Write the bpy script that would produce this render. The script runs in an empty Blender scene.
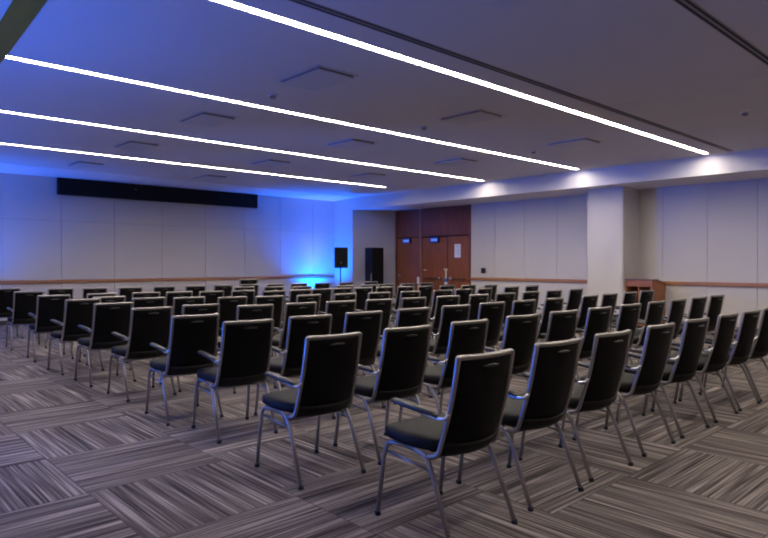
import bpy, bmesh, math, random
from mathutils import Vector, Matrix
random.seed(4)
PI = math.pi
SC = bpy.context.scene
COL = SC.collection

# ------------------------------------------------------------------ helpers
def link(name, me, mat=None, parent=None, smooth=False):
    if mat is not None and not me.materials:
        me.materials.append(mat)
    if smooth:
        for p in me.polygons: p.use_smooth = True
    o = bpy.data.objects.new(name, me)
    COL.objects.link(o)
    if parent is not None: o.parent = parent
    return o

def mesh_of(bm, name='m'):
    bmesh.ops.recalc_face_normals(bm, faces=bm.faces)
    me = bpy.data.meshes.new(name); bm.to_mesh(me); bm.free()
    return me

def tag(o, label=None, cat=None, group=None, kind=None):
    if label: o['label'] = label
    if cat: o['category'] = cat
    if group: o['group'] = group
    if kind: o['kind'] = kind
    return o

def empty(name, loc=(0,0,0), rz=0.0):
    o = bpy.data.objects.new(name, None); COL.objects.link(o)
    o.location = loc; o.rotation_euler = (0,0,rz); o.empty_display_size = .1
    return o

def add_box(bm, x0,x1,y0,y1,z0,z1, bevel=0.0, mi=0):
    vs = [bm.verts.new((x,y,z)) for x in (x0,x1) for y in (y0,y1) for z in (z0,z1)]
    idx = [(0,1,3,2),(4,6,7,5),(0,4,5,1),(2,3,7,6),(0,2,6,4),(1,5,7,3)]
    fs = [bm.faces.new([vs[i] for i in f]) for f in idx]
    for f in fs: f.material_index = mi
    if bevel > 0:
        es = list({e for f in fs for e in f.edges})
        r = bmesh.ops.bevel(bm, geom=es, offset=bevel, segments=2, profile=.5, affect='EDGES')
        for f in r['faces']: f.material_index = mi
    return vs

def add_prism(bm, pts, z0, z1, mi=0):
    """vertical prism over a plan outline"""
    lo = [bm.verts.new((x,y,z0)) for x,y in pts]; hi = [bm.verts.new((x,y,z1)) for x,y in pts]
    n = len(pts)
    fs = [bm.faces.new(lo[::-1]), bm.faces.new(hi)]
    for i in range(n): fs.append(bm.faces.new((lo[i],lo[(i+1)%n],hi[(i+1)%n],hi[i])))
    for f in fs: f.material_index = mi

def smooth_path(pts, n=6, r=.35):
    """round the corners of a polyline with quadratic arcs"""
    P = [Vector(p) for p in pts]; out = [P[0]]
    for i in range(1, len(P)-1):
        a, b, c = P[i-1], P[i], P[i+1]
        k = min(r, .5)
        s = b + (a-b)*k; e = b + (c-b)*k
        for j in range(n+1):
            t = j/n
            out.append(s*(1-t)**2 + b*2*t*(1-t) + e*t*t)
    out.append(P[-1])
    return out

def add_tube(bm, path, rad, seg=10, flat=1.0, cap=True, mi=0, sq=0):
    P = [Vector(p) for p in path]; n = len(P)
    rads = rad if isinstance(rad, (list,tuple)) else [rad]*n
    T = []
    for i in range(n):
        a = P[max(i-1,0)]; b = P[min(i+1,n-1)]
        T.append((b-a).normalized())
    up = Vector((1,0,0)) if abs(T[0].x) < .8 else Vector((0,0,1))
    N = (up - T[0]*up.dot(T[0])).normalized()
    rings = []
    for i in range(n):
        N = (N - T[i]*N.dot(T[i])).normalized(); B = T[i].cross(N)
        ring = []
        for k in range(seg):
            c_, s_ = math.cos(2*PI*k/seg), math.sin(2*PI*k/seg)
            q = (abs(c_)**sq+abs(s_)**sq)**(-1/sq) if sq else 1.0
            ring.append(bm.verts.new(P[i] + N*c_*q*rads[i]*flat + B*s_*q*rads[i]))
        rings.append(ring)
    for i in range(n-1):
        for k in range(seg):
            f = bm.faces.new((rings[i][k], rings[i][(k+1)%seg], rings[i+1][(k+1)%seg], rings[i+1][k])); f.material_index = mi
    if cap:
        bm.faces.new(rings[0][::-1]).material_index = mi; bm.faces.new(rings[-1]).material_index = mi

def add_lathe(bm, prof, seg=20, c=(0,0,0)):
    """prof: list of (r,z)"""
    rings = []
    for r, z in prof:
        rings.append([bm.verts.new((c[0]+r*math.cos(2*PI*k/seg), c[1]+r*math.sin(2*PI*k/seg), c[2]+z)) for k in range(seg)])
    for i in range(len(rings)-1):
        for k in range(seg):
            bm.faces.new((rings[i][k], rings[i][(k+1)%seg], rings[i+1][(k+1)%seg], rings[i+1][k]))
    bm.faces.new(rings[0][::-1]); bm.faces.new(rings[-1])

def box_obj(name, dims, mat, parent=None, bevel=0.0):
    bm = bmesh.new(); add_box(bm, *dims, bevel=bevel)
    return link(name, mesh_of(bm, name), mat, parent)

# ------------------------------------------------------------------ materials
def new_mat(name):
    m = bpy.data.materials.new(name); m.use_nodes = True
    nt = m.node_tree; return m, nt, nt.nodes['Principled BSDF']

def plain(name, col, rough=.6, metal=0.0, spec=.5, sheen=0.0, bump=0.0, bscale=200, coat=0.0, var=0.0):
    m, nt, b = new_mat(name)
    b.inputs['Base Color'].default_value = (*col, 1); b.inputs['Roughness'].default_value = rough
    b.inputs['Metallic'].default_value = metal; b.inputs['Specular IOR Level'].default_value = spec
    b.inputs['Sheen Weight'].default_value = sheen; b.inputs['Coat Weight'].default_value = coat
    tc = nt.nodes.new('ShaderNodeTexCoord')
    nz = nt.nodes.new('ShaderNodeTexNoise'); nz.inputs['Scale'].default_value = bscale; nz.inputs['Detail'].default_value = 3
    nt.links.new(tc.outputs['Object'], nz.inputs['Vector'])
    if bump:
        bp = nt.nodes.new('ShaderNodeBump'); bp.inputs['Strength'].default_value = bump; bp.inputs['Distance'].default_value = .002
        nt.links.new(nz.outputs['Fac'], bp.inputs['Height']); nt.links.new(bp.outputs['Normal'], b.inputs['Normal'])
    if var:
        mr = nt.nodes.new('ShaderNodeMix'); mr.data_type = 'RGBA'
        mr.inputs['A'].default_value = (*[c*(1-var) for c in col], 1); mr.inputs['B'].default_value = (*[min(1,c*(1+var)) for c in col], 1)
        n2 = nt.nodes.new('ShaderNodeTexNoise'); n2.inputs['Scale'].default_value = bscale*.15; n2.inputs['Detail'].default_value = 4
        nt.links.new(tc.outputs['Object'], n2.inputs['Vector']); nt.links.new(n2.outputs['Fac'], mr.inputs['Factor'])
        nt.links.new(mr.outputs['Result'], b.inputs['Base Color'])
    return m

def wood(name, dark, light, grain=(60,60,3), rough=.4, coat=.15):
    m, nt, b = new_mat(name)
    tc = nt.nodes.new('ShaderNodeTexCoord'); mp = nt.nodes.new('ShaderNodeMapping')
    mp.inputs['Scale'].default_value = grain
    nz = nt.nodes.new('ShaderNodeTexNoise'); nz.inputs['Scale'].default_value = 1; nz.inputs['Detail'].default_value = 6; nz.inputs['Roughness'].default_value = .65
    nz.inputs['Distortion'].default_value = .6
    cr = nt.nodes.new('ShaderNodeValToRGB')
    cr.color_ramp.elements[0].position = .3; cr.color_ramp.elements[0].color = (*dark,1)
    cr.color_ramp.elements[1].position = .72; cr.color_ramp.elements[1].color = (*light,1)
    nt.links.new(tc.outputs['Object'], mp.inputs['Vector']); nt.links.new(mp.outputs['Vector'], nz.inputs['Vector'])
    nt.links.new(nz.outputs['Fac'], cr.inputs['Fac']); nt.links.new(cr.outputs['Color'], b.inputs['Base Color'])
    b.inputs['Roughness'].default_value = rough; b.inputs['Coat Weight'].default_value = coat
    return m

def emis(name, col, strength):
    m, nt, b = new_mat(name)
    b.inputs['Base Color'].default_value = (*[min(c,.9) for c in col],1)
    b.inputs['Emission Color'].default_value = (*col,1); b.inputs['Emission Strength'].default_value = strength
    return m

def carpet():
    m, nt, b = new_mat('carpet_tiles')
    N = nt.nodes; L = nt.links
    def math_(op, a, c=None, d=None):
        n = N.new('ShaderNodeMath'); n.operation = op
        for i, v in enumerate((a, c, d)):
            if v is None: continue
            if isinstance(v, (int,float)): n.inputs[i].default_value = v
            else: L.new(v, n.inputs[i])
        return n.outputs[0]
    tc = N.new('ShaderNodeTexCoord'); sp = N.new('ShaderNodeSeparateXYZ'); L.new(tc.outputs['Object'], sp.inputs[0])
    X, Y = sp.outputs[0], sp.outputs[1]
    u = math_('DIVIDE', math_('SUBTRACT', X, 1.25), .9)
    i = math_('FLOOR', u)
    low = math_('LESS_THAN', i, .5)
    one = math_('MULTIPLY', math_('GREATER_THAN', i, .5), math_('LESS_THAN', i, 1.5))
    off = math_('ADD', math_('MULTIPLY', low, .3), math_('MULTIPLY', one, 1.37))
    v = math_('DIVIDE', math_('SUBTRACT', math_('SUBTRACT', Y, .1), off), .9)
    j = math_('FLOOR', v)
    par = math_('FLOORED_MODULO', math_('ADD', i, j), 2.0)      # 0 -> stripes run along X
    odd = math_('GREATER_THAN', par, .5)
    inv = math_('SUBTRACT', 1.0, odd)
    across = math_('ADD', math_('MULTIPLY', odd, X), math_('MULTIPLY', inv, Y))
    along = math_('ADD', math_('MULTIPLY', odd, Y), math_('MULTIPLY', inv, X))
    cell = math_('ADD', math_('MULTIPLY', i, 7.31), math_('MULTIPLY', j, 3.17))
    def strip(fa, fl, seed, detail=2.0):
        cb = N.new('ShaderNodeCombineXYZ')
        L.new(math_('MULTIPLY', across, fa), cb.inputs[0]); L.new(math_('MULTIPLY', along, fl), cb.inputs[1])
        L.new(math_('ADD', math_('MULTIPLY', cell, 3.7), seed), cb.inputs[2])
        n = N.new('ShaderNodeTexNoise'); n.inputs['Scale'].default_value = 1; n.inputs['Detail'].default_value = detail
        L.new(cb.outputs[0], n.inputs['Vector']); return n.outputs['Fac']
    f1 = strip(75, 1.3, 0.0, 1.5); f2 = strip(16, .6, 11.0, 1.0); f3 = strip(180, 30, 5.0, 1.0)
    s = math_('ADD', math_('ADD', math_('MULTIPLY', f1, .60), math_('MULTIPLY', f2, .34)), math_('MULTIPLY', f3, .06))
    cr = N.new('ShaderNodeValToRGB'); e = cr.color_ramp.elements
    e[0].position = .35; e[0].color = (.034,.028,.027,1)
    e[1].position = .67; e[1].color = (.43,.37,.34,1)
    a = cr.color_ramp.elements.new(.46); a.color = (.105,.088,.082,1)
    a = cr.color_ramp.elements.new(.54); a.color = (.19,.16,.148,1)
    L.new(s, cr.inputs['Fac'])
    # tile joints
    fu = math_('FRACT', u); fv = math_('FRACT', v)
    eu = math_('MINIMUM', fu, math_('SUBTRACT', 1.0, fu)); ev = math_('MINIMUM', fv, math_('SUBTRACT', 1.0, fv))
    ed = math_('LESS_THAN', math_('MINIMUM', eu, ev), .005)
    mx = N.new('ShaderNodeMix'); mx.data_type = 'RGBA'; mx.inputs['B'].default_value = (.07,.06,.06,1)
    L.new(math_('MULTIPLY', ed, .7), mx.inputs['Factor']); L.new(cr.outputs['Color'], mx.inputs['A'])
    L.new(mx.outputs['Result'], b.inputs['Base Color'])
    b.inputs['Roughness'].default_value = .95; b.inputs['Specular IOR Level'].default_value = .15
    bp = N.new('ShaderNodeBump'); bp.inputs['Strength'].default_value = .5; bp.inputs['Distance'].default_value = .004
    L.new(s, bp.inputs['Height']); L.new(bp.outputs['Normal'], b.inputs['Normal'])
    return m

M = dict(
    wall = plain('wall_fabric', (.60,.565,.54), .9, spec=.2, bump=.25, bscale=350, var=.05),
    wall_paint = plain('wall_paint', (.60,.565,.54), .85, spec=.2, bump=.05, bscale=300),
    ceiling = plain('ceiling_paint', (.70,.665,.65), .85, spec=.2, bump=.04, bscale=250),
    ceiling_glow = plain('ceiling_glow_white', (.86,.86,.87), .5, spec=.4),  # back strip of ceiling whitened: uplight glow put into the colour
    gap = plain('panel_joint', (.30,.28,.27), .9),
    taupe = plain('taupe_metal', (.33,.195,.03), .9, spec=.15),
    door = wood('door_veneer', (.15,.038,.013), (.38,.12,.042), (45,45,1.6), .38),
    door_shaded = wood('door_veneer_shaded', (.11,.026,.014), (.25,.072,.038), (45,45,1.6), .35),  # door veneer darkened: dimmer light over the doors put into the colour
    rail = wood('rail_wood', (.26,.11,.045), (.46,.215,.10), (2,2,60), .45),
    lectern = wood('lectern_wood', (.22,.07,.02), (.42,.155,.05), (4,4,30), .42),
    lectern_dark = wood('lectern_top_wood', (.09,.03,.015), (.20,.075,.035), (30,4,4), .35),
    mullion = wood('mullion_wood_sheen', (.24,.10,.07), (.40,.20,.15), (45,45,1.6), .4),  # paler wood: the reflection on the mullion put into its colour
    base = plain('baseboard_dark', (.03,.028,.03), .6),
    carpet = carpet(),
    frame = plain('brushed_silver_frame', (.38,.355,.335), .40, metal=.85),
    chrome = plain('polished_bracket', (.80,.79,.78), .22, metal=.55),
    vinyl = plain('black_vinyl', (.0045,.004,.004), .5, spec=.12, bump=.3, bscale=400),
    seatf = plain('charcoal_seat_fabric', (.0085,.0078,.007), .6, spec=.25, bump=.5, bscale=700),
    armf = plain('arm_pad_urethane', (.022,.021,.021), .36, spec=.5, bump=.1, bscale=500),
    gripm = plain('grip_edge', (.035,.033,.032), .3, spec=.5),
    rubber = plain('black_rubber', (.012,.012,.012), .6),
    black = plain('black_cabinet_paint', (.006,.006,.007), .55, spec=.25, bump=.2, bscale=300),
    grille = plain('speaker_grille', (.006,.006,.007), .6, spec=.2, bump=.8, bscale=900),
    housing = plain('screen_housing', (.013,.012,.012), .75, spec=.15, bump=.1, bscale=200),
    white = plain('white_plastic', (.75,.75,.74), .4),
    vent = plain('vent_plate', (.60,.58,.585), .6),
    channel = plain('light_channel', (.75,.74,.72), .7),
    dark = plain('dark_slot', (.012,.011,.012), .8),
    slotbar = plain('slot_bar', (.30,.27,.26), .6),
    paper = plain('paper', (.82,.84,.90), .8),
    led = emis('led_diffuser', (1.0,.90,.78), 54.0),
    blue_led = emis('blue_led_lens', (.03,.2,1.0), 30.0),
    sign = emis('sign_face', (.02,.07,.5), .35),
    sign_mark = emis('sign_mark', (.25,.5,1.0), .35),
    beige = plain('beige_plastic', (.66,.55,.42), .5),
    label_blue = plain('blue_label', (.05,.12,.42), .5),
)

# ------------------------------------------------------------------ dimensions
ZC = 3.457; YB = 16.23; XW = 13.91; XB = 12.57; ZS = 3.084
XL = -1.7; YF = -3.2; YA = 15.0
RAIL0, RAIL1 = .925, 1.01

# ------------------------------------------------------------------ floor and ceiling
bm = bmesh.new(); add_box(bm, XL-.2, XW+.2, YF-.2, YB+.2, -.12, 0)
fl = link('floor', mesh_of(bm), M['carpet']); tag(fl, kind='structure')
STRIPS = [(.98,1.46,12.38),(4.45,1.46,12.38),(7.11,1.46,12.38),(9.70,1.46,12.38),(12.29,1.46,11.45)]
SW = .048          # half width of a light slot
bm = bmesh.new()
y = YF-.2
for ys_, a_, b_ in STRIPS:
    add_box(bm, XL-.2, XW+.2, y, ys_-SW, ZC, ZC+.15)
    add_box(bm, XL-.2, a_, ys_-SW, ys_+SW, ZC, ZC+.15); add_box(bm, b_, XW+.2, ys_-SW, ys_+SW, ZC, ZC+.15)
    y = ys_+SW
add_box(bm, XL-.2, XW+.2, y, 14.697, ZC, ZC+.15)
add_box(bm, XL-.2, XW+.2, 14.69, 14.72, ZC+.02, ZC+.15)
add_box(bm, XL-.2, XW+.2, YF-.2, YB+.2, ZC+.16, ZC+.2)
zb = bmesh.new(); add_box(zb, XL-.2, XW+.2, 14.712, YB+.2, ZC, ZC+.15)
zo = link('ceiling_back', mesh_of(zb), M['ceiling_glow']); tag(zo, kind='structure')
ce = link('ceiling', mesh_of(bm), M['ceiling']); tag(ce, kind='structure')
# drop beam along the right hand wall
bm = bmesh.new(); add_box(bm, XB, XW+.1, YF-.1, YA+.02, ZS, ZC+.01)
o = link('ceiling_beam', mesh_of(bm), M['ceiling']); tag(o, kind='structure')
# taupe partition track across the ceiling
bm = bmesh.new(); add_prism(bm, [(.80,YF),(1.02,YF),(1.455,7.0),(1.46,7.1),(1.46,YB),(1.24,YB),(1.22,6.2)], ZC-.012, ZC)
o = link('trim_1', mesh_of(bm), M['taupe']); tag(o, kind='structure')

# ------------------------------------------------------------------ walls
def panels(bm, axis, at, face, a_list, z_list, thick=.022, gap=.003):
    """fabric covered panels with thin joints, on a wall whose face is at 'at'"""
    for a0, a1 in zip(a_list[:-1], a_list[1:]):
        for z0, z1 in zip(z_list[:-1], z_list[1:]):
            lo, hi = a0+gap, a1-gap
            d0, d1 = (at, at+face*thick) if face > 0 else (at+face*thick, at)
            if axis == 'x': add_box(bm, lo, hi, d0, d1, z0+gap, z1-gap, bevel=.003, mi=1)
            else: add_box(bm, d0, d1, lo, hi, z0+gap, z1-gap, bevel=.003, mi=1)

def wall_obj(name, bm):
    me = mesh_of(bm); me.materials.append(M['gap']); me.materials.append(M['wall'])
    o = link(name, me); tag(o, kind='structure'); return o

bm = bmesh.new()
add_box(bm, XL-.15, XW+.15, YB+.022, YB+.2, 0, ZC)
xs = [XL]; 
x = 3.25-1.245*4
while x < 12.95:
    if x > XL+.2: xs.append(x)
    x += 1.243
xs.append(13.0)
panels(bm, 'x', YB+.022, -1, xs, [.0, .93, 2.42, ZC])
wall_obj('wall_back', bm)

bm = bmesh.new()
add_box(bm, XW+.022, XW+.2, YF-.1, 11.36, 0, ZC)
ys = [YF]; y = 4.03-.97*7
while y < 6.0:
    if y > YF+.1: ys.append(y)
    y += .95
ys += [6.5]
panels(bm, 'y', XW+.022, -1, [YF]+[4.03+.94*k for k in range(-7,3)]+[6.45], [0,.96,ZS])
panels(bm, 'y', XW+.022, -1, [7.28,8.57,9.54,10.49,11.35], [0,.96,ZS])
wall_obj('wall_right', bm)

# pillar between the two panelled stretches
bm = bmesh.new(); add_box(bm, 13.11, XW+.05, 6.43, 7.28, 0, ZS, bevel=.006)
add_box(bm, 13.098, 13.11, 6.455, 7.255, .01, ZS-.002, bevel=.003)
o = link('wall_pillar', mesh_of(bm), M['wall']); tag(o, kind='structure')

# corner block: blue-lit wing wall and slanted side of the door alcove
bm = bmesh.new()
add_prism(bm, [(XB,YA),(14.1,14.44),(14.2,16.45),(12.86,16.45),(12.80,YB+.05)], 0, ZC)
o = link('wall_alcove', mesh_of(bm), M['wall_paint']); tag(o, kind='structure')

box_obj('wall_left', (XL-.2, XL, YF-.2, YB+.2, 0, ZC), M['wall_paint'])
tag(bpy.data.objects['wall_left'], kind='structure')
box_obj('wall_front', (XL-.2, XW+.2, YF-.2, YF, 0, ZC), M['wall_paint'])
tag(bpy.data.objects['wall_front'], kind='structure')

# wooden chair rails
def rail(name, dims):
    bm = bmesh.new(); add_box(bm, *dims, bevel=.012)
    o = link(name, mesh_of(bm), M['rail']); tag(o, kind='structure')
rail('trim_2', (XL, 12.80, YB-.04, YB+.01, RAIL0, RAIL1))
rail('trim_3', (XW-.04, XW+.01, 7.28, 11.34, RAIL0, RAIL1))
rail('trim_4', (XW-.04, XW+.01, YF, 6.43, RAIL0, RAIL1))
# baseboards
for nm, d in (('baseboard_back', (XL, 12.8, YB-.014, YB+.01, 0, .1)), ('baseboard_right', (XW-.014, XW+.01, YF, 6.43, 0, .1)),
              ('baseboard_pillar', (13.085, 13.10, 6.43, 7.28, 0, .1)), ('baseboard_right_far', (XW-.014, XW+.01, 7.28, 11.34, 0, .1))):
    tag(box_obj(nm, d, M['base']), kind='structure')

# ------------------------------------------------------------------ door wall (plane X = XW)
YD0, YD1, YM = 11.37, 14.42, 13.30      # right jamb, left jamb, mullion
ZD = 2.2
def struct_obj(name, bm, mat):
    o = link(name, mesh_of(bm), mat); tag(o, kind='structure'); return o
bm = bmesh.new(); add_box(bm, XW+.08, XW+.2, YD0-.05, YD1+.3, 0, ZC); struct_obj('wall_door', bm, M['door_shaded'])
# timber transom panels over the doors
bm = bmesh.new()
for a, b_ in ((YD0, 12.24), (12.25, YM-.035), (YM+.035, YD1-.02)):
    add_box(bm, XW-.01, XW+.08, a, b_-.002, ZD+.05, ZS, bevel=.003)
struct_obj('trim_5', bm, M['door_shaded'])
bm = bmesh.new()
add_box(bm, XW-.03, XW+.07, YD0, YD1-.02, ZD+.03, ZD+.06, bevel=.003)
add_box(bm, XW-.035, XW+.06, YD0-.03, YD0+.03, 0, ZS, bevel=.004)
add_box(bm, XW-.035, XW+.06, YD1-.06, YD1-.01, 0, ZS, bevel=.004)
struct_obj('trim_6', bm, M['door_shaded'])
bm = bmesh.new(); add_box(bm, XW-.045, XW+.06, YM-.03, YM+.03, 0, ZS, bevel=.006); struct_obj('trim_10', bm, M['mullion'])
bm = bmesh.new()
add_box(bm, XW+.005, XW+.03, YD0+.03, YD1-.06, ZD-.012, ZD+.035)
add_box(bm, XW-.003, XW+.05, 12.208, 12.232, .01, ZD)
add_box(bm, XW+.01, XW+.05, YD1-.064, YD1-.058, .01, ZD)
struct_obj('trim_9', bm, M['dark'])  # dark strips put in for the shade in the door gaps

def lever(parent, y, z, s, xface):
    bm = bmesh.new()
    add_tube(bm, [(xface-.0, y, z), (xface-.012, y, z)], .028, 16)
    add_tube(bm, smooth_path([(xface-.005,y,z),(xface-.06,y,z),(xface-.06,y+s*.15,z)], 6, .3), .011, 10)
    return link('door_handle', mesh_of(bm), M['chrome'], parent, smooth=True)
def door(name, y0, y1, hy, hz, s, xface=XW+.0):
    bm = bmesh.new(); add_box(bm, xface, xface+.05, y0, y1, .01, ZD-.004, bevel=.003)
    d = struct_obj(name, bm, M['door'])
    lever(d, hy, hz, s, xface)
    return d
d1 = door('door_1', YM+.038, YD1-.064, YD1-.14, 1.03, -1)
d2 = door('door_2', 12.225, YM-.038, YM-.12, 1.20, -1, XW+.02)
d3 = door('door_3', YD0+.032, 12.215, 12.15, .975, -1)
# panic bars on the double door
for d, a, b_, xf in ((d2, 12.45, 13.2, XW+.02), (d3, 11.5, 12.1, XW)):
    bm = bmesh.new(); add_box(bm, xf-.075, xf-.045, a, b_, .93, .985, bevel=.006)
    add_box(bm, xf-.06, xf+.0, a, a+.05, .925, .99, bevel=.004); add_box(bm, xf-.06, xf+.0, b_-.05, b_, .925, .99, bevel=.004)
    link('panic_bar', mesh_of(bm), M['lectern_dark'], d)
    bm = bmesh.new(); add_lathe(bm, [(.0,0),(.03,.0),(.036,.012),(.03,.03),(.012,.036)], 16)
    me = mesh_of(bm); k = link('door_knob', me, M['chrome'], d, True); k.location = (xf-.062, a+.06 if d is d2 else b_-.06, .965); k.rotation_euler = (0,-PI/2,0)
# paper notice on the right hand leaf
bm = bmesh.new(); add_box(bm, XW-.006, XW-.001, 11.72, 11.95, 1.575, 1.965)
o = link('paper_notice', mesh_of(bm), M['paper']); tag(o, 'white paper notice taped to the right leaf of the wooden double door', 'notice')
bm = bmesh.new()
for k in range(9):
    z = 1.92-.035*k; add_box(bm, XW-.0075, XW-.0058, 11.75+(0.03 if k%3==0 else 0), 11.92-(.04*((k*7)%3)), z, z+.008)
link('printed_lines', mesh_of(bm), plain('print_grey', (.35,.38,.48), .8), o)
# small illuminated signs at the door heads
for y, lab in ((13.88, 'small blue illuminated sign over the single wooden door at left'), (12.69, 'small pale blue illuminated sign over the double wooden door at right')):
    t = empty('door_sign', (XW-.06, y, 2.03)); tag(t, lab, 'sign', 'illuminated signs over the doors')
    box_obj('sign_case', (-.02,.045,-.165,.165,0,.16), M['black'], t, .006)
    box_obj('sign_face', (-.024,-.019,-.15,.15,.014,.146), M['sign'], t)
    bm = bmesh.new()
    for a, b_ in ((-.11,-.06),(-.045,.0),(.015,.05),(.065,.11)):
        add_box(bm, -.027,-.023, a, b_, .05, .11)
    link('sign_mark', mesh_of(bm), M['sign_mark'], t)

# wall plate beside the doors
t = empty('wall_plate', (XW-.001, 10.89, 1.20)); tag(t, 'square dark wall plate above the wooden rail right of the doors', 'wall plate')
box_obj('plate', (-.014,0,-.075,.075,-.075,.075), M['black'], t, .004)
bm = bmesh.new()
for k in (-.035,.0,.035): add_box(bm, -.019,-.013, k-.011, k+.011, -.035, .035, bevel=.002)
link('switch', mesh_of(bm), M['dark'], t)

# ------------------------------------------------------------------ ceiling fittings
def light_strip(y, x0, x1, lab):
    t = empty('light_strip', ((x0+x1)/2, y, ZC)); tag(t, lab, 'ceiling light', 'linear lights across the ceiling')
    h = (x1-x0)/2
    bm = bmesh.new()
    add_box(bm, -h, h, -.0478, -.0448, 0, .075); add_box(bm, -h, h, .0448, .0478, 0, .075)
    add_box(bm, -h, -h+.003, -.0448, .0448, 0, .075); add_box(bm, h-.003, h, -.0448, .0448, 0, .075)
    link('light_housing', mesh_of(bm), M['channel'], t)
    bm = bmesh.new(); n = 10
    for k in range(n):
        a = -h+.003 + (2*h-.006)*k/n; add_box(bm, a, a+(2*h-.006)/n, -.0445, .0445, LD, LD+.012)
    bmesh.ops.remove_doubles(bm, verts=bm.verts, dist=1e-5)
    link('light_diffuser', mesh_of(bm), M['led'], t)
LD = .012
light_strip(.98, 1.46, 12.38, 'white light strip overhead of the camera, out of the picture')
light_strip(4.45, 1.46, 12.38, 'glowing white light strip nearest the camera, thickest and brightest across the ceiling')
light_strip(7.11, 1.46, 12.38, 'glowing white light strip, second from the camera, starting at the taupe ceiling track')
light_strip(9.70, 1.46, 12.38, 'glowing white light strip, third from the camera, thinner, ending at the beam')
light_strip(12.29, 1.46, 11.45, 'glowing white light strip farthest back, in front of the black screen housing')

def slot_diffuser(y, x0, x1, lab):
    t = empty('slot_diffuser', ((x0+x1)/2, y, ZC)); tag(t, lab, 'air vent', 'dark double slot vents')
    h = (x1-x0)/2
    bm = bmesh.new(); add_box(bm, -h, h, -.012, .012, -.006, 0); link('centre_bar', mesh_of(bm), M['slotbar'], t)
    bm = bmesh.new(); add_box(bm, -h, h, -.037, -.012, -.003, 0); add_box(bm, -h, h, .012, .037, -.003, 0); link('slot', mesh_of(bm), M['dark'], t)
    bm = bmesh.new(); add_box(bm, -h, h, -.046, -.037, -.006, 0); add_box(bm, -h, h, .037, .046, -.006, 0); link('slot_edge', mesh_of(bm), M['slotbar'], t)
slot_diffuser(4.03, 1.46, 12.4, 'long dark double slot vent running beside the nearest light strip')
slot_diffuser(1.99, 1.46, 12.4, 'long dark double slot vent crossing the ceiling corner at upper right')

def vent(x, y, lab):
    t = empty('ceiling_vent', (x, y, ZC)); tag(t, lab, 'air vent', 'square ceiling vents')
    a, b_ = .245, .36
    bm = bmesh.new()
    add_box(bm, -a-.03, a+.03, -b_-.03, -b_, -.006, 0); add_box(bm, -a-.03, a+.03, b_, b_+.03, -.006, 0)
    add_box(bm, -a-.03, -a, -b_, b_, -.006, 0); add_box(bm, a, a+.03, -b_, b_, -.006, 0)
    link('vent_frame', mesh_of(bm), M['vent'], t)
    bm = bmesh.new(); add_box(bm, -a+.012, a-.012, -b_+.012, b_-.012, -.026, 0); link('vent_neck', mesh_of(bm), M['slotbar'], t)
    bm = bmesh.new(); add_box(bm, -a+.004, a-.004, -b_+.004, b_-.004, -.031, -.026, bevel=.002); link('vent_plate', mesh_of(bm), M['vent'], t)
VX = (3.90, 6.58, 9.32); VY = (5.19, 7.83, 10.5, 13.3)
rown = ('between the nearest and second light strips', 'between the second and third light strips', 'between the third and farthest light strips', 'behind the farthest light strip')
coln = ('leftmost', 'middle', 'rightmost')
for j, y in enumerate(VY):
    for i, x in enumerate(VX):
        if j == 3 and i == 2: continue
        xo = {0:.03*j, 1:.10*max(0,j-1), 2:.0}[i]
        vent(x+xo+.265, y+.39, 'square white ceiling vent %s, %s of its row' % (rown[j], coln[i] if j < 3 else ('left one','right one')[i]))

def detector(x, y, lab):
    t = empty('smoke_detector', (x, y, ZC)); tag(t, lab, 'smoke detector', 'small ceiling detectors')
    bm = bmesh.new(); add_lathe(bm, [(.055,.0),(.058,-.012),(.052,-.02)], 20); link('detector_base', mesh_of(bm), M['white'], t, True)
    bm = bmesh.new(); add_lathe(bm, [(.040,-.019),(.042,-.035),(.028,-.052),(.008,-.058)], 20); link('detector_head', mesh_of(bm), M['slotbar'], t, True)
detector(4.17, 6.48, 'small round ceiling detector just above the second light strip, at left')
detector(6.80, 6.45, 'small round ceiling detector above the second light strip, middle of three')
detector(9.72, 6.47, 'small round ceiling detector beside the second light strip near its right end')
detector(9.34, 2.87, 'lone small dark ceiling detector at upper right, near the beam')
# faint plasterboard joints
for n_, (x, y0, y1) in enumerate(((7.69, 2.1, 3.9), (10.2, 2.1, 3.9))):
    o = box_obj('trim_%d' % (7+n_), (x, x+.008, y0, y1, ZC-.0015, ZC+.001), M['vent']); tag(o, kind='structure')

# black housing of the roll-down screen
t = empty('screen_housing', (7.11, YB, 3.05)); tag(t, 'long black projection screen housing fixed high on the back wall', 'screen housing')
box_obj('casing', (-2.71,2.71,-.12,0,0,.395), M['housing'], t, .008)
box_obj('bottom_slot', (-2.6,2.6,-.085,-.05,-.006,.004), M['dark'], t)
for s in (-1,1):
    box_obj('end_cap', (s*2.71-.01, s*2.71+.01, -.124,-.001,-.004,.399), M['black'], t, .003)
box_obj('status_lamp', (-.9,-.87,-.124,-.119,.25,.27), M['slotbar'], t)

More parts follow.
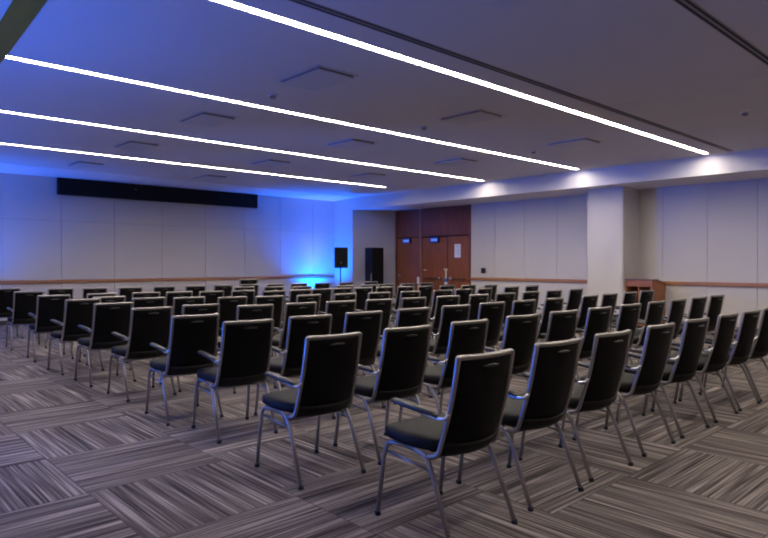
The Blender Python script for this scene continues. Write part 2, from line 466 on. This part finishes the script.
# ------------------------------------------------------------------ loudspeaker on its stand, equipment cabinet
sx, sy = 11.78, 14.62
t = empty('speaker_stand', (sx, sy, 0)); tag(t, 'black pole stand holding the loudspeaker in the blue-lit corner', 'speaker stand')
bm = bmesh.new(); add_tube(bm, [(0,0,.08),(0,0,1.30)], .019, 12); link('pole', mesh_of(bm), M['black'], t, True)
bm = bmesh.new(); add_tube(bm, [(0,0,.62),(0,0,.78)], .03, 12); link('collar', mesh_of(bm), M['rubber'], t, True)
for k in range(3):
    a = 2*PI*k/3+.4
    bm = bmesh.new(); add_tube(bm, [(0,0,.70),(.46*math.cos(a),.46*math.sin(a),.012)], .012, 8); link('leg', mesh_of(bm), M['black'], t, True)
t = empty('loudspeaker', (sx, sy, 1.262), math.radians(-32)); tag(t, 'black loudspeaker raised on a pole stand against the blue-lit wall', 'speaker')
bm = bmesh.new(); add_prism(bm, [(-.205,-.18),(.205,-.18),(.16,.18),(-.16,.18)], 0, .62)
bmesh.ops.bevel(bm, geom=list(bm.edges), offset=.014, segments=2, affect='EDGES')
link('cabinet', mesh_of(bm), M['black'], t)
box_obj('grille', (-.185,.185,-.194,-.178,.03,.59), M['grille'], t, .006)
bm = bmesh.new(); add_lathe(bm, [(.02,0),(.024,.004),(.010,.006)], 16); k = link('badge', mesh_of(bm), M['frame'], t, True); k.location = (0,-.194,.16); k.rotation_euler = (PI/2,0,0)

t = empty('equipment_cabinet', (12.74, 14.16, 0)); tag(t, 'tall black equipment cabinet standing in the alcove left of the doors', 'cabinet')
box_obj('cabinet_body', (-.225,.235,-.165,.19,.06,1.885), M['black'], t, .01)
bm = bmesh.new()
for k in range(11): add_box(bm, -.19+.036*k, -.176+.036*k, -.168, -.158, .1, 1.82)
link('front_slats', mesh_of(bm), M['grille'], t)
box_obj('side_panel', (-.232,-.223,-.14,.17,.1,1.84), M['housing'], t, .004)
box_obj('plinth', (-.2,.2,-.15,.16,0,.06), M['rubber'], t)
box_obj('door_pull', (-.246,-.230,-.125,-.11,.82,1.10), M['chrome'], t, .003)

# ------------------------------------------------------------------ stands with bottles in front of the doors
def pedestal(x, y, h, lab):
    t = empty('pedestal_table', (x, y, 0)); tag(t, lab, 'table')
    bm = bmesh.new(); add_lathe(bm, [(.15,0),(.15,.012),(.03,.03),(.02,.04)], 24); link('base', mesh_of(bm), M['rubber'], t, True)
    bm = bmesh.new(); add_tube(bm, [(0,0,.03),(0,0,h-.02)], .016, 12); link('pole', mesh_of(bm), M['frame'], t, True)
    bm = bmesh.new(); add_lathe(bm, [(.12,h-.02),(.125,h-.012),(.12,h)], 28); link('tabletop', mesh_of(bm), M['black'], t)
def bottle(name, x, y, z, r, h, body, cap, lab, band=None):
    t = empty(name, (x, y, z)); tag(t, lab, 'bottle')
    bm = bmesh.new(); add_lathe(bm, [(r*.92,0),(r,.01),(r,h*.72),(r*.45,h*.85),(r*.4,h*.88)], 20); link('bottle_body', mesh_of(bm), body, t, True)
    bm = bmesh.new(); add_lathe(bm, [(r*.45,h*.87),(r*.45,h*.97),(r*.3,h)], 16); link('cap', mesh_of(bm), cap, t, True)
    if band:
        bm = bmesh.new(); add_lathe(bm, [(r+.0015,h*.40),(r+.0015,h*.68)], 20); link('label_band', mesh_of(bm), band, t, True)
pedestal(13.41, 12.95, .79, 'slim round stand under the plain white bottle before the doors')
bottle('sanitizer_bottle', 13.41, 12.95, .79, .036, .25, M['white'], M['rubber'], 'white bottle with dark cap on a stand before the single door')
pedestal(13.41, 11.84, .80, 'slim round stand under the beige dispenser before the double door')
t = empty('dispenser', (13.41, 11.84, .80)); tag(t, 'beige upright dispenser with blue and white base before the double door', 'dispenser')
bm = bmesh.new(); add_lathe(bm, [(.045,0),(.048,.01),(.048,.09),(.04,.11)], 20); link('dispenser_base', mesh_of(bm), M['white'], t, True)
bm = bmesh.new(); add_lathe(bm, [(.05,.07),(.05,.16),(.03,.18)], 20); link('blue_sleeve', mesh_of(bm), M['label_blue'], t, True)
bm = bmesh.new(); add_tube(bm, [(0,0,.17),(0,0,.42)], .027, 16); add_box(bm, -.035,.035,-.04,.06,.405,.45, bevel=.01); link('column', mesh_of(bm), M['beige'], t)

# ------------------------------------------------------------------ lectern beside the pillar
t = empty('lectern', (13.54, 6.13, 0)); tag(t, 'orange-brown wooden lectern with open shelves standing right of the pillar', 'lectern')
def side_outline(bm, y0, y1):
    pts = [(-.335,0),(.335,0),(.335,.965),(.24,.985),(.10,1.0),(-.02,.995),(-.10,1.02),(-.335,1.02)]
    lo = [bm.verts.new((x,y0,z)) for x,z in pts]; hi = [bm.verts.new((x,y1,z)) for x,z in pts]
    n = len(pts); bm.faces.new(lo); bm.faces.new(hi[::-1])
    for i in range(n): bm.faces.new((lo[i],lo[(i+1)%n],hi[(i+1)%n],hi[i]))
for a, b_ in ((-.30,-.27),(.255,.285)):
    bm = bmesh.new(); side_outline(bm, a, b_); link('side_panel', mesh_of(bm), M['lectern'], t)
box_obj('apron', (-.34,-.31,-.268,.253,.90,1.035), M['lectern'], t, .004)
box_obj('divider', (-.33,.30,-.02,.01,.06,.90), M['lectern'], t, .003)
for z in (.05,.45): box_obj('shelf', (-.32,.31,-.268,.253,z,z+.025), M['lectern'], t, .002)
box_obj('back_panel', (.305,.33,-.268,.253,.03,.95), M['lectern'], t)
bm = bmesh.new()
vs = add_box(bm, -.355, -.02, -.305, .285, 1.032, 1.058)
link('lectern_top', mesh_of(bm), M['lectern_dark'], t)
bm = bmesh.new(); side = [(-.03,1.035),(.34,.965),(.34,.985),(-.03,1.057)]
lo = [bm.verts.new((x,-.268,z)) for x,z in side]; hi = [bm.verts.new((x,.253,z)) for x,z in side]
bm.faces.new(lo); bm.faces.new(hi[::-1])
for i in range(4): bm.faces.new((lo[i],lo[(i+1)%4],hi[(i+1)%4],hi[i]))
link('reading_board', mesh_of(bm), M['lectern_dark'], t)

# ------------------------------------------------------------------ chairs
# local frame: origin on the floor under the top of the backrest, sitter faces +Y
HW = .232
def post_path(s):
    return smooth_path([(s*.208,0,.918),(s*.210,.042,.70),(s*.214,.098,.52),(s*.222,.125,.425),(s*.228,.20,.412)], 5, .42)
def build_chair_meshes():
    R = {}
    r = .0125
    # legs: each side is one bent tube, split at the middle of its upper run
    for s, nm in ((-1,'L'),(1,'R')):
        x = s*HW; xf = s*.245
        bm = bmesh.new(); add_tube(bm, smooth_path([(xf,.575,.012),(x+s*.004,.515,.425),(x,.34,.434)], 7, .28), r, 10)
        R['legF'+nm] = (mesh_of(bm,'leg'), 'frame')
        bm = bmesh.new(); add_tube(bm, smooth_path([(x,.34,.434),(x,.185,.418),(xf,.012,.012)], 7, .34), r, 10)
        R['legR'+nm] = (mesh_of(bm,'leg'), 'frame')
        bm = bmesh.new(); add_tube(bm, [(x,.518,.372),(x,.165,.345)], .008, 8); R['brace'+nm] = (mesh_of(bm,'side_brace'), 'frame')
        # armrest
        bm = bmesh.new()
        path = [Vector((s*.226,.120,.628)),Vector((s*.227,.15,.640)),Vector((s*.231,.28,.648)),Vector((s*.236,.39,.658)),Vector((s*.238,.44,.662)),Vector((s*.239,.463,.661))]
        wid = [.014,.023,.026,.026,.022,.010]; th = [.009,.014,.017,.017,.014,.006]
        rings = []
        for p, w_, h_ in zip(path, wid, th):
            rings.append([bm.verts.new(p+Vector((math.cos(2*PI*k/12)*w_, 0, math.sin(2*PI*k/12)*h_))) for k in range(12)])
        for i in range(len(rings)-1):
            for k in range(12): bm.faces.new((rings[i][k],rings[i][(k+1)%12],rings[i+1][(k+1)%12],rings[i+1][k]))
        bm.faces.new(rings[0][::-1]); bm.faces.new(rings[-1])
        R['arm'+nm] = (mesh_of(bm,'armrest'), 'armf')
        bm = bmesh.new()
        add_tube(bm, smooth_path([(s*.212,.052,.655),(s*.228,.070,.625),(s*.227,.13,.620),(s*.232,.28,.640),(s*.237,.38,.650)], 3, .3), .0095, 8)
        R['brk'+nm] = (mesh_of(bm,'arm_bracket'), 'chrome')
    # glides
    for i, (x, y) in enumerate(((-.245,.576),(.245,.576),(-.245,.011),(.245,.011))):
        bm = bmesh.new(); add_lathe(bm, [(.014,0),(.018,.004),(.017,.014),(.0135,.026)], 12, (x,y,0)); R['glide%d'%i] = (mesh_of(bm,'foot_glide'), 'rubber')
    # crossbars under the seat
    for nm, y, z in (('crossF',.50,.405),('crossR',.20,.392)):
        bm = bmesh.new(); add_tube(bm, [(-HW,y,z),(HW,y,z)], .009, 8); R[nm] = (mesh_of(bm,'crossbar'), 'frame')
    # back frame: posts, curved top rail in one
    bm = bmesh.new()
    top = []
    for k in range(13):
        u = -1+2*k/12; top.append(Vector((u*.192, -.032*(1-u*u), .936)))
    L_ = post_path(-1)[::-1]; R_ = post_path(1)
    path = L_[:-1] + [Vector((-.2075,.0,.926)),Vector((-.2055,-.0005,.9325)),Vector((-.2,-.001,.9355))] + top + [Vector((.2,-.001,.9355)),Vector((.2055,-.0005,.9325)),Vector((.2075,.0,.926))] + R_[1:]
    add_tube(bm, path, [.0108 if p_[2] < .90 else .0125 for p_ in path], 16, flat=1.0, sq=4)
    R['back_frame'] = (mesh_of(bm,'back_frame'), 'frame')
    # backrest: padded shell between the posts, bulging backwards
    def yprof(z):
        pts = [(.40,.205),(.43,.150),(.47,.118),(.52,.098),(.70,.042),(.93,.0)]
        for (z0,y0),(z1,y1) in zip(pts[:-1],pts[1:]):
            if z <= z1: return y0+(y1-y0)*(z-z0)/(z1-z0)
        return 0.0
    def backmesh(zlist, rear, front, hw, edge=.012):
        bm = bmesh.new(); nu = 12
        grid = {}
        for side in (0,1):
            for i, z in enumerate(zlist):
                for k in range(nu+1):
                    u = -1+2*k/nu
                    bul = .030+.042*max(0,min(1,(.75-z)/.30))
                    yb = yprof(z) - bul*(1-u*u)
                    e = (1-abs(u)**6); e2 = min(1, min(i, len(zlist)-1-i)/1.0)
                    off = (-rear if side == 0 else front)*(.35+.65*e*e2)
                    grid[side,i,k] = bm.verts.new((u*hw, yb+off, z))
        n = len(zlist)
        for side in (0,1):
            for i in range(n-1):
                for k in range(nu):
                    q = [grid[side,i,k],grid[side,i,k+1],grid[side,i+1,k+1],grid[side,i+1,k]]
                    bm.faces.new(q if side == 0 else q[::-1])
        for i in range(n-1):
            for k in (0,nu):
                bm.faces.new((grid[0,i,k],grid[0,i+1,k],grid[1,i+1,k],grid[1,i,k]))
        for k in range(nu):
            for i in (0,n-1):
                bm.faces.new((grid[0,i,k],grid[0,i,k+1],grid[1,i,k+1],grid[1,i,k]))
        return mesh_of(bm,'backrest')
    R['backrest'] = (backmesh([.492,.50,.53,.60,.70,.80,.88,.915,.928], .010, .030, .2015), 'vinyl')
    R['apron'] = (backmesh([.408,.414,.43,.45,.47,.486,.492], .014, .010, .209), 'seatf')
    # hand grip in the top of the backrest
    bm = bmesh.new()
    pth = [Vector((-.055,-.0335,.885)),Vector((-.03,-.0375,.887)),Vector((0,-.039,.888)),Vector((.03,-.0375,.887)),Vector((.055,-.0335,.885))]
    pth = [p+Vector((0,-.001,0)) for p in pth]
    add_tube(bm, pth, [.004,.007,.008,.007,.004], 8); R['grip'] = (mesh_of(bm,'hand_grip'), 'gripm')
    # seat: cushion with waterfall front
    bm = bmesh.new(); NX, NY = 12, 12; G = {}
    for side in (0,1):
        for i in range(NY+1):
            v = i/NY; y = .135 + v*(.560-.135)
            hw = .200 + .048*min(1,v*2.2)
            for k in range(NX+1):
                u = -1+2*k/NX
                ex = 1-abs(u)**5; ey = 1-abs(2*v-1)**7
                zc = .465 + .012*v
                # round the plan corners
                sq = 1 - .10*(abs(u)**4)*(abs(2*v-1)**4)
                x = u*hw*sq; yy = .35+(y-.35)*sq
                t_ = .037*(.62+.38*(ex*ey)**.5)
                crown = .010*(1-u*u)*(1-(2*v-1)**2)
                G[side,i,k] = bm.verts.new((x, yy, zc + (t_+crown if side else -t_*(1.28-.35*v))))
    for side in (0,1):
        for i in range(NY):
            for k in range(NX):
                q = [G[side,i,k],G[side,i,k+1],G[side,i+1,k+1],G[side,i+1,k]]
                bm.faces.new(q if side else q[::-1])
    for i in range(NY):
        for k in (0,NX): bm.faces.new((G[0,i,k],G[0,i+1,k],G[1,i+1,k],G[1,i,k]))
    for k in range(NX):
        for i in (0,NY): bm.faces.new((G[0,i,k],G[0,i,k+1],G[1,i,k+1],G[1,i,k]))
    R['seat'] = (mesh_of(bm,'seat'), 'seatf')
    for me, mt in R.values():
        me.materials.append(M[mt])
        for p in me.polygons: p.use_smooth = True
    return R
CM = build_chair_meshes()

def make_chair(full=True):
    t = empty('stacking_armchair')
    def part(name, key, parent): return link(name, CM[key][0], None, parent)
    part('seat','seat',t); b = part('backrest','backrest',t); part('hand_grip','grip',b)
    lp = part('lower_back_panel','apron',t)
    part('back_frame','back_frame',t)
    for i, k in enumerate(('legFL','legFR','legRL','legRR')):
        l = part('leg', k, t)
        part('foot_glide', 'glide%d'%i, l)
    for s in ('L','R'):
        part('side_brace','brace'+s,t)
        a = part('armrest','arm'+s,t); part('arm_bracket','brk'+s,a)
    part('crossbar','crossF',t); part('crossbar','crossR',t)
    return t
def copy_tree(o, parent=None):
    c = o.copy(); COL.objects.link(c); c.parent = parent
    for ch in o.children: copy_tree(ch, c)
    return c

POS = {'A1':(2.69,13.06,-4),'A2':(2.66,11.40,-4),'A3':(2.61,9.80,-4),'A4':(2.59,8.44,2),'A5':(2.60,7.40,-0),'A6':(3.41,12.38,-1),'A7':(3.96,12.23,-5),'A9':(3.30,9.90,2),'B1':(3.05,8.85,-4),'B2':(4.57,12.09,-4),'B3':(3.94,9.78,-4),'B4':(5.21,12.03,-3),'B5':(4.43,9.65,-4),'B6':(5.85,11.98,-2),'B7':(4.92,9.50,-3),'B8':(3.35,8.22,-4),'B9':(3.81,7.99,-7),'B10':(3.22,6.46,-3),'B11':(2.62,6.35,-0),'B12':(2.52,5.16,-4),'C2':(6.46,11.95,0),'C4':(7.13,12.02,-4),'C5':(6.31,10.83,-4),'C6':(5.44,9.38,-4),'C7':(7.71,11.89,-3),'C8':(6.80,10.53,-6),'C9':(5.73,8.88,-7),'C10':(8.30,11.81,-3),'C11':(7.29,10.27,-7),'C12':(6.34,8.97,-6),'C13':(4.28,7.66,-2),'C14':(4.77,7.50,-6),'C15':(5.38,7.41,2),'C16':(3.61,5.96,-5),'C17':(4.21,5.95,-1),'C18':(2.59,4.38,-6),'C19':(3.23,4.42,-5),'C20':(2.48,3.14,-3),'D2':(8.91,11.73,-3),'D4':(6.83,9.01,-4),'D5':(7.32,9.02,-4),'D6':(9.58,11.66,-4),'D7':(8.24,10.08,-4),'D8':(6.01,7.34,-1),'D9':(7.81,8.98,-1),'D10':(10.44,11.73,-2),'D11':(8.86,10.02,-4),'D12':(9.35,10.00,-5),'D13':(8.29,8.90,-4),'D14':(6.64,7.26,-5),'D15':(4.77,5.90,-4),'D16':(5.36,5.86,-3),'D17':(3.85,4.42,-3),'D18':(3.16,3.15,-5),'E1':(10.03,10.01,-3),'E2':(8.78,8.82,-4),'E3':(7.29,7.21,-3),'E4':(5.95,5.82,-4),'E5':(4.53,4.43,-3),'E6':(10.84,10.19,-4),'E7':(9.27,8.74,-0),'E8':(9.76,8.58,-4),'E9':(8.04,7.16,-7),'E10':(10.25,8.41,-3),'E11':(8.61,7.17,-6),'E12':(6.62,5.80,-6),'E13':(5.20,4.44,-3),'E14':(7.26,5.76,-0),'E15':(9.19,7.16,-0),'E16':(10.74,8.21,-1),'E17':(5.87,4.46,-4),'E18':(3.87,3.16,-2),'F2':(10.24,7.31,-6),'F3':(7.93,5.77,-6),'F4':(10.97,7.33,-4),'F5':(8.63,5.78,-3),'F6':(6.53,4.47,-4),'F7':(4.63,3.18,-6),'F8':(9.36,5.81,-3),'F9':(7.24,4.49,-1),'F10':(5.34,3.20,-5),'F11':(10.13,5.84,-1),'F12':(8.23,4.52,0),'F13':(6.05,3.21,-3),'F14':(3.24,1.98,-4),'G0':(2.54,1.97,-3),'G2':(8.93,4.58,-1),'G3':(9.66,4.61,-0),'G4':(10.42,4.68,-4),'G5':(6.78,3.23,-3),'G6':(7.50,3.25,-1),'G7':(8.16,3.26,-1),'G8':(3.93,1.99,-3),'G9':(4.69,2.00,-1),'H1':(8.89,3.28,-4),'H2':(9.61,3.30,-4),'H3':(5.38,2.00,-2),'H4':(6.10,2.00,-1),'H5':(6.73,2.00,-2),'H6':(7.33,1.99,-4)}
ROWS = [('row nearest the camera', 'G0 F14 G8 G9 H3 H4 H5 H6'),
 ('second row from the camera', 'C20 D18 E18 F7 F10 F13 G5 G6 G7 H1 H2'),
 ('third row from the camera', 'C18 C19 D17 E5 E13 E17 F6 F9 F12 G2 G3 G4'),
 ('fourth row from the camera', 'B11 B10 C16 C17 D15 D16 E4 E12 E14 F3 F5 F8 F11'),
 ('fifth row from the camera', 'B1 B8 B9 C13 C14 C15 D8 D14 E3 E9 E11 E15 F2 F4'),
 ('sixth row from the camera', 'A9 B3 B5 B7 C6 C9 C12 D4 D5 D9 D13 E2 E7 E8 E10 E16'),
 ('seventh row from the camera', 'C5 C8 C11 D7 D11 D12 E1 E6'),
 ('farthest row by the back wall', 'A6 A7 B2 B4 B6 C2 C4 C7 C10 D2 D6 D10')]
ORD = ['leftmost','second from the left','third from the left','fourth from the left','fifth from the left','sixth from the left','seventh from the left','eighth from the left',
 'ninth from the left','tenth from the left','eleventh from the left','twelfth from the left','thirteenth from the left','fourteenth from the left','fifteenth from the left','sixteenth from the left']
labels = {}
for nm, r in ROWS:
    ks = sorted(r.split(), key=lambda k: POS[k][0])
    for i, k in enumerate(ks):
        w = ORD[i] if i < len(ks)-1 else 'rightmost'
        labels[k] = ('silver-framed black armchair, %s in the %s' % (w, nm), 'armchairs in the ' + nm)
edge = [('B12','silver-framed black armchair on the left aisle, between third and fourth rows'),
        ('A5','silver-framed black armchair on the left aisle, fifth back from the camera side'),
        ('A4','silver-framed black armchair on the left aisle, fourth from the back wall'),
        ('A3','silver-framed black armchair on the left aisle, third from the back wall'),
        ('A2','silver-framed black armchair on the left aisle, second from the back wall'),
        ('A1','silver-framed black armchair cut by the left edge, nearest the back wall')]
for k, l in edge: labels[k] = (l, 'armchairs along the left aisle')
proto = make_chair()
first = True
for k, (x, y, a) in POS.items():
    if first: c = proto; first = False
    else: c = copy_tree(proto)
    c.location = (x, y, 0); c.rotation_euler = (0,0,math.radians(a))
    tag(c, labels[k][0], 'chair', labels[k][1])
    if k == 'C4':
        s = copy_tree(proto); s.location = (x, y+.035, .112); s.rotation_euler = (0,0,math.radians(a))
        tag(s, 'silver-framed black armchair stacked on top of another before the back wall', 'chair', 'stacked armchair')

# ------------------------------------------------------------------ lights
def uplight(x, y, power, size_deg, aim, lab, blend=.8, rad=.06, hot=None, stand=0):
    t = empty('uplight', (x, y, stand)); tag(t, lab, 'stage light', 'blue floor uplights')
    if stand:
        bm = bmesh.new(); add_tube(bm, [(0,0,-stand+.02),(0,0,.0)], .016, 12); link('pole', mesh_of(bm), M['black'], t, True)
        bm = bmesh.new(); add_lathe(bm, [(.16,-stand),(.16,-stand+.012),(.03,-stand+.03)], 24); link('stand_base', mesh_of(bm), M['black'], t)
    d = (Vector(aim)-Vector((x,y,stand+.16))).normalized()
    q = d.to_track_quat('-Z','Y'); qb = d.to_track_quat('Z','Y')
    bm = bmesh.new(); add_lathe(bm, [(.07,-.08),(.085,-.06),(.085,.05),(.08,.06)], 20); o = link('lamp_body', mesh_of(bm), M['black'], t, True)
    o.location = (0,0,.16); o.rotation_mode = 'QUATERNION'; o.rotation_quaternion = qb
    bm = bmesh.new(); add_lathe(bm, [(.075,.0605),(.075,.063)], 20); k = link('lens', mesh_of(bm), M['blue_led'], o, True)
    bm = bmesh.new(); add_box(bm, -.11,.11,-.03,.03,0,.02, bevel=.004)
    for s_ in (-1,1): add_box(bm, s_*.10-.005, s_*.10+.005, -.015,.015,.0,.19, bevel=.002)
    link('bracket', mesh_of(bm), M['black'], t)
    ld = bpy.data.lights.new('uplight_beam', 'SPOT'); ld.energy = power; ld.color = (.0,.125,1.0)
    ld.spot_size = math.radians(size_deg); ld.spot_blend = blend; ld.shadow_soft_size = rad
    lo = bpy.data.objects.new('uplight_beam', ld); COL.objects.link(lo); lo.parent = t
    lo.location = Vector((0,0,.16))+d*.09; lo.rotation_mode = 'QUATERNION'; lo.rotation_quaternion = q
    if hot:
        ld = bpy.data.lights.new('uplight_core', 'SPOT'); ld.energy = hot[0]; ld.color = (.26,.27,1.0)
        ld.spot_size = math.radians(hot[1]); ld.spot_blend = 1; ld.shadow_soft_size = rad
        lo = bpy.data.objects.new('uplight_core', ld); COL.objects.link(lo); lo.parent = t
        lo.location = Vector((0,0,.16))+d*.09; lo.rotation_mode = 'QUATERNION'; lo.rotation_quaternion = q
R_ = math.radians
uplight(11.85, 15.72, 850, 125, (12.0,16.1,3.4), 'blue floor uplight in the far right corner of the back wall', hot=(210,50))
uplight(1.6, 15.6, 650, 120, (2.4,16.2,3.4), 'blue floor uplight at the left end of the back wall', hot=(150,50))
uplight(-.9, 6.0, 620, 130, (-.3,6.0,3.4), 'blue floor uplight by the left wall, middle one')
uplight(-.9, 11.6, 450, 130, (-.3,11.6,3.4), 'blue floor uplight by the left wall, farther one')
uplight(-1.35, 13.2, 2500, 24, (12.6,4.6,3.1), 'added unseen blue spot on a short stand by the left wall, aimed at the pillar end', blend=1, stand=1.4)  # unseen spots added to throw blue onto the beam and upper walls
uplight(-1.35, 13.8, 2300, 24, (12.6,8.6,3.1), 'added unseen blue spot on a short stand by the left wall, aimed across the room', blend=1, stand=1.4)
uplight(-1.35, 14.4, 1700, 20, (12.6,12.3,3.2), 'added unseen blue spot on a short stand by the left wall, aimed at the doors', blend=1, stand=1.4)

uplight(-1.35, 6.3, 420, 75, (4.5,2.2,.9), 'added unseen blue wash on a low stand by the left wall, aimed at the chairs', blend=1, rad=.15, stand=.5)  # unseen wash added to tint the left sides of the chair posts
w = bpy.data.worlds.new('World'); SC.world = w; w.use_nodes = True
w.node_tree.nodes['Background'].inputs[0].default_value = (.0,.0,.0,1)

# ------------------------------------------------------------------ camera
cd = bpy.data.cameras.new('Camera'); cam = bpy.data.objects.new('Camera', cd); COL.objects.link(cam)
cd.sensor_fit = 'HORIZONTAL'; cd.sensor_width = 36; cd.lens = 622/768*36; cd.clip_start = .05; cd.clip_end = 100
cam.location = (0,0,1.4)
cam.rotation_euler = (R_(90-.505), 0, R_(47.14-90))
SC.camera = cam

vs_ = SC.view_settings
vs_.view_transform = 'Standard'; vs_.look = 'None'; vs_.gamma = 1; vs_.exposure = 0; vs_.use_curve_mapping = False
SC.cycles.use_denoising = True; SC.cycles.pixel_filter_type = 'BLACKMAN_HARRIS'; SC.cycles.filter_width = 2.0
SC.cycles.max_bounces = 8; SC.cycles.diffuse_bounces = 5; SC.cycles.sample_clamp_indirect = 8
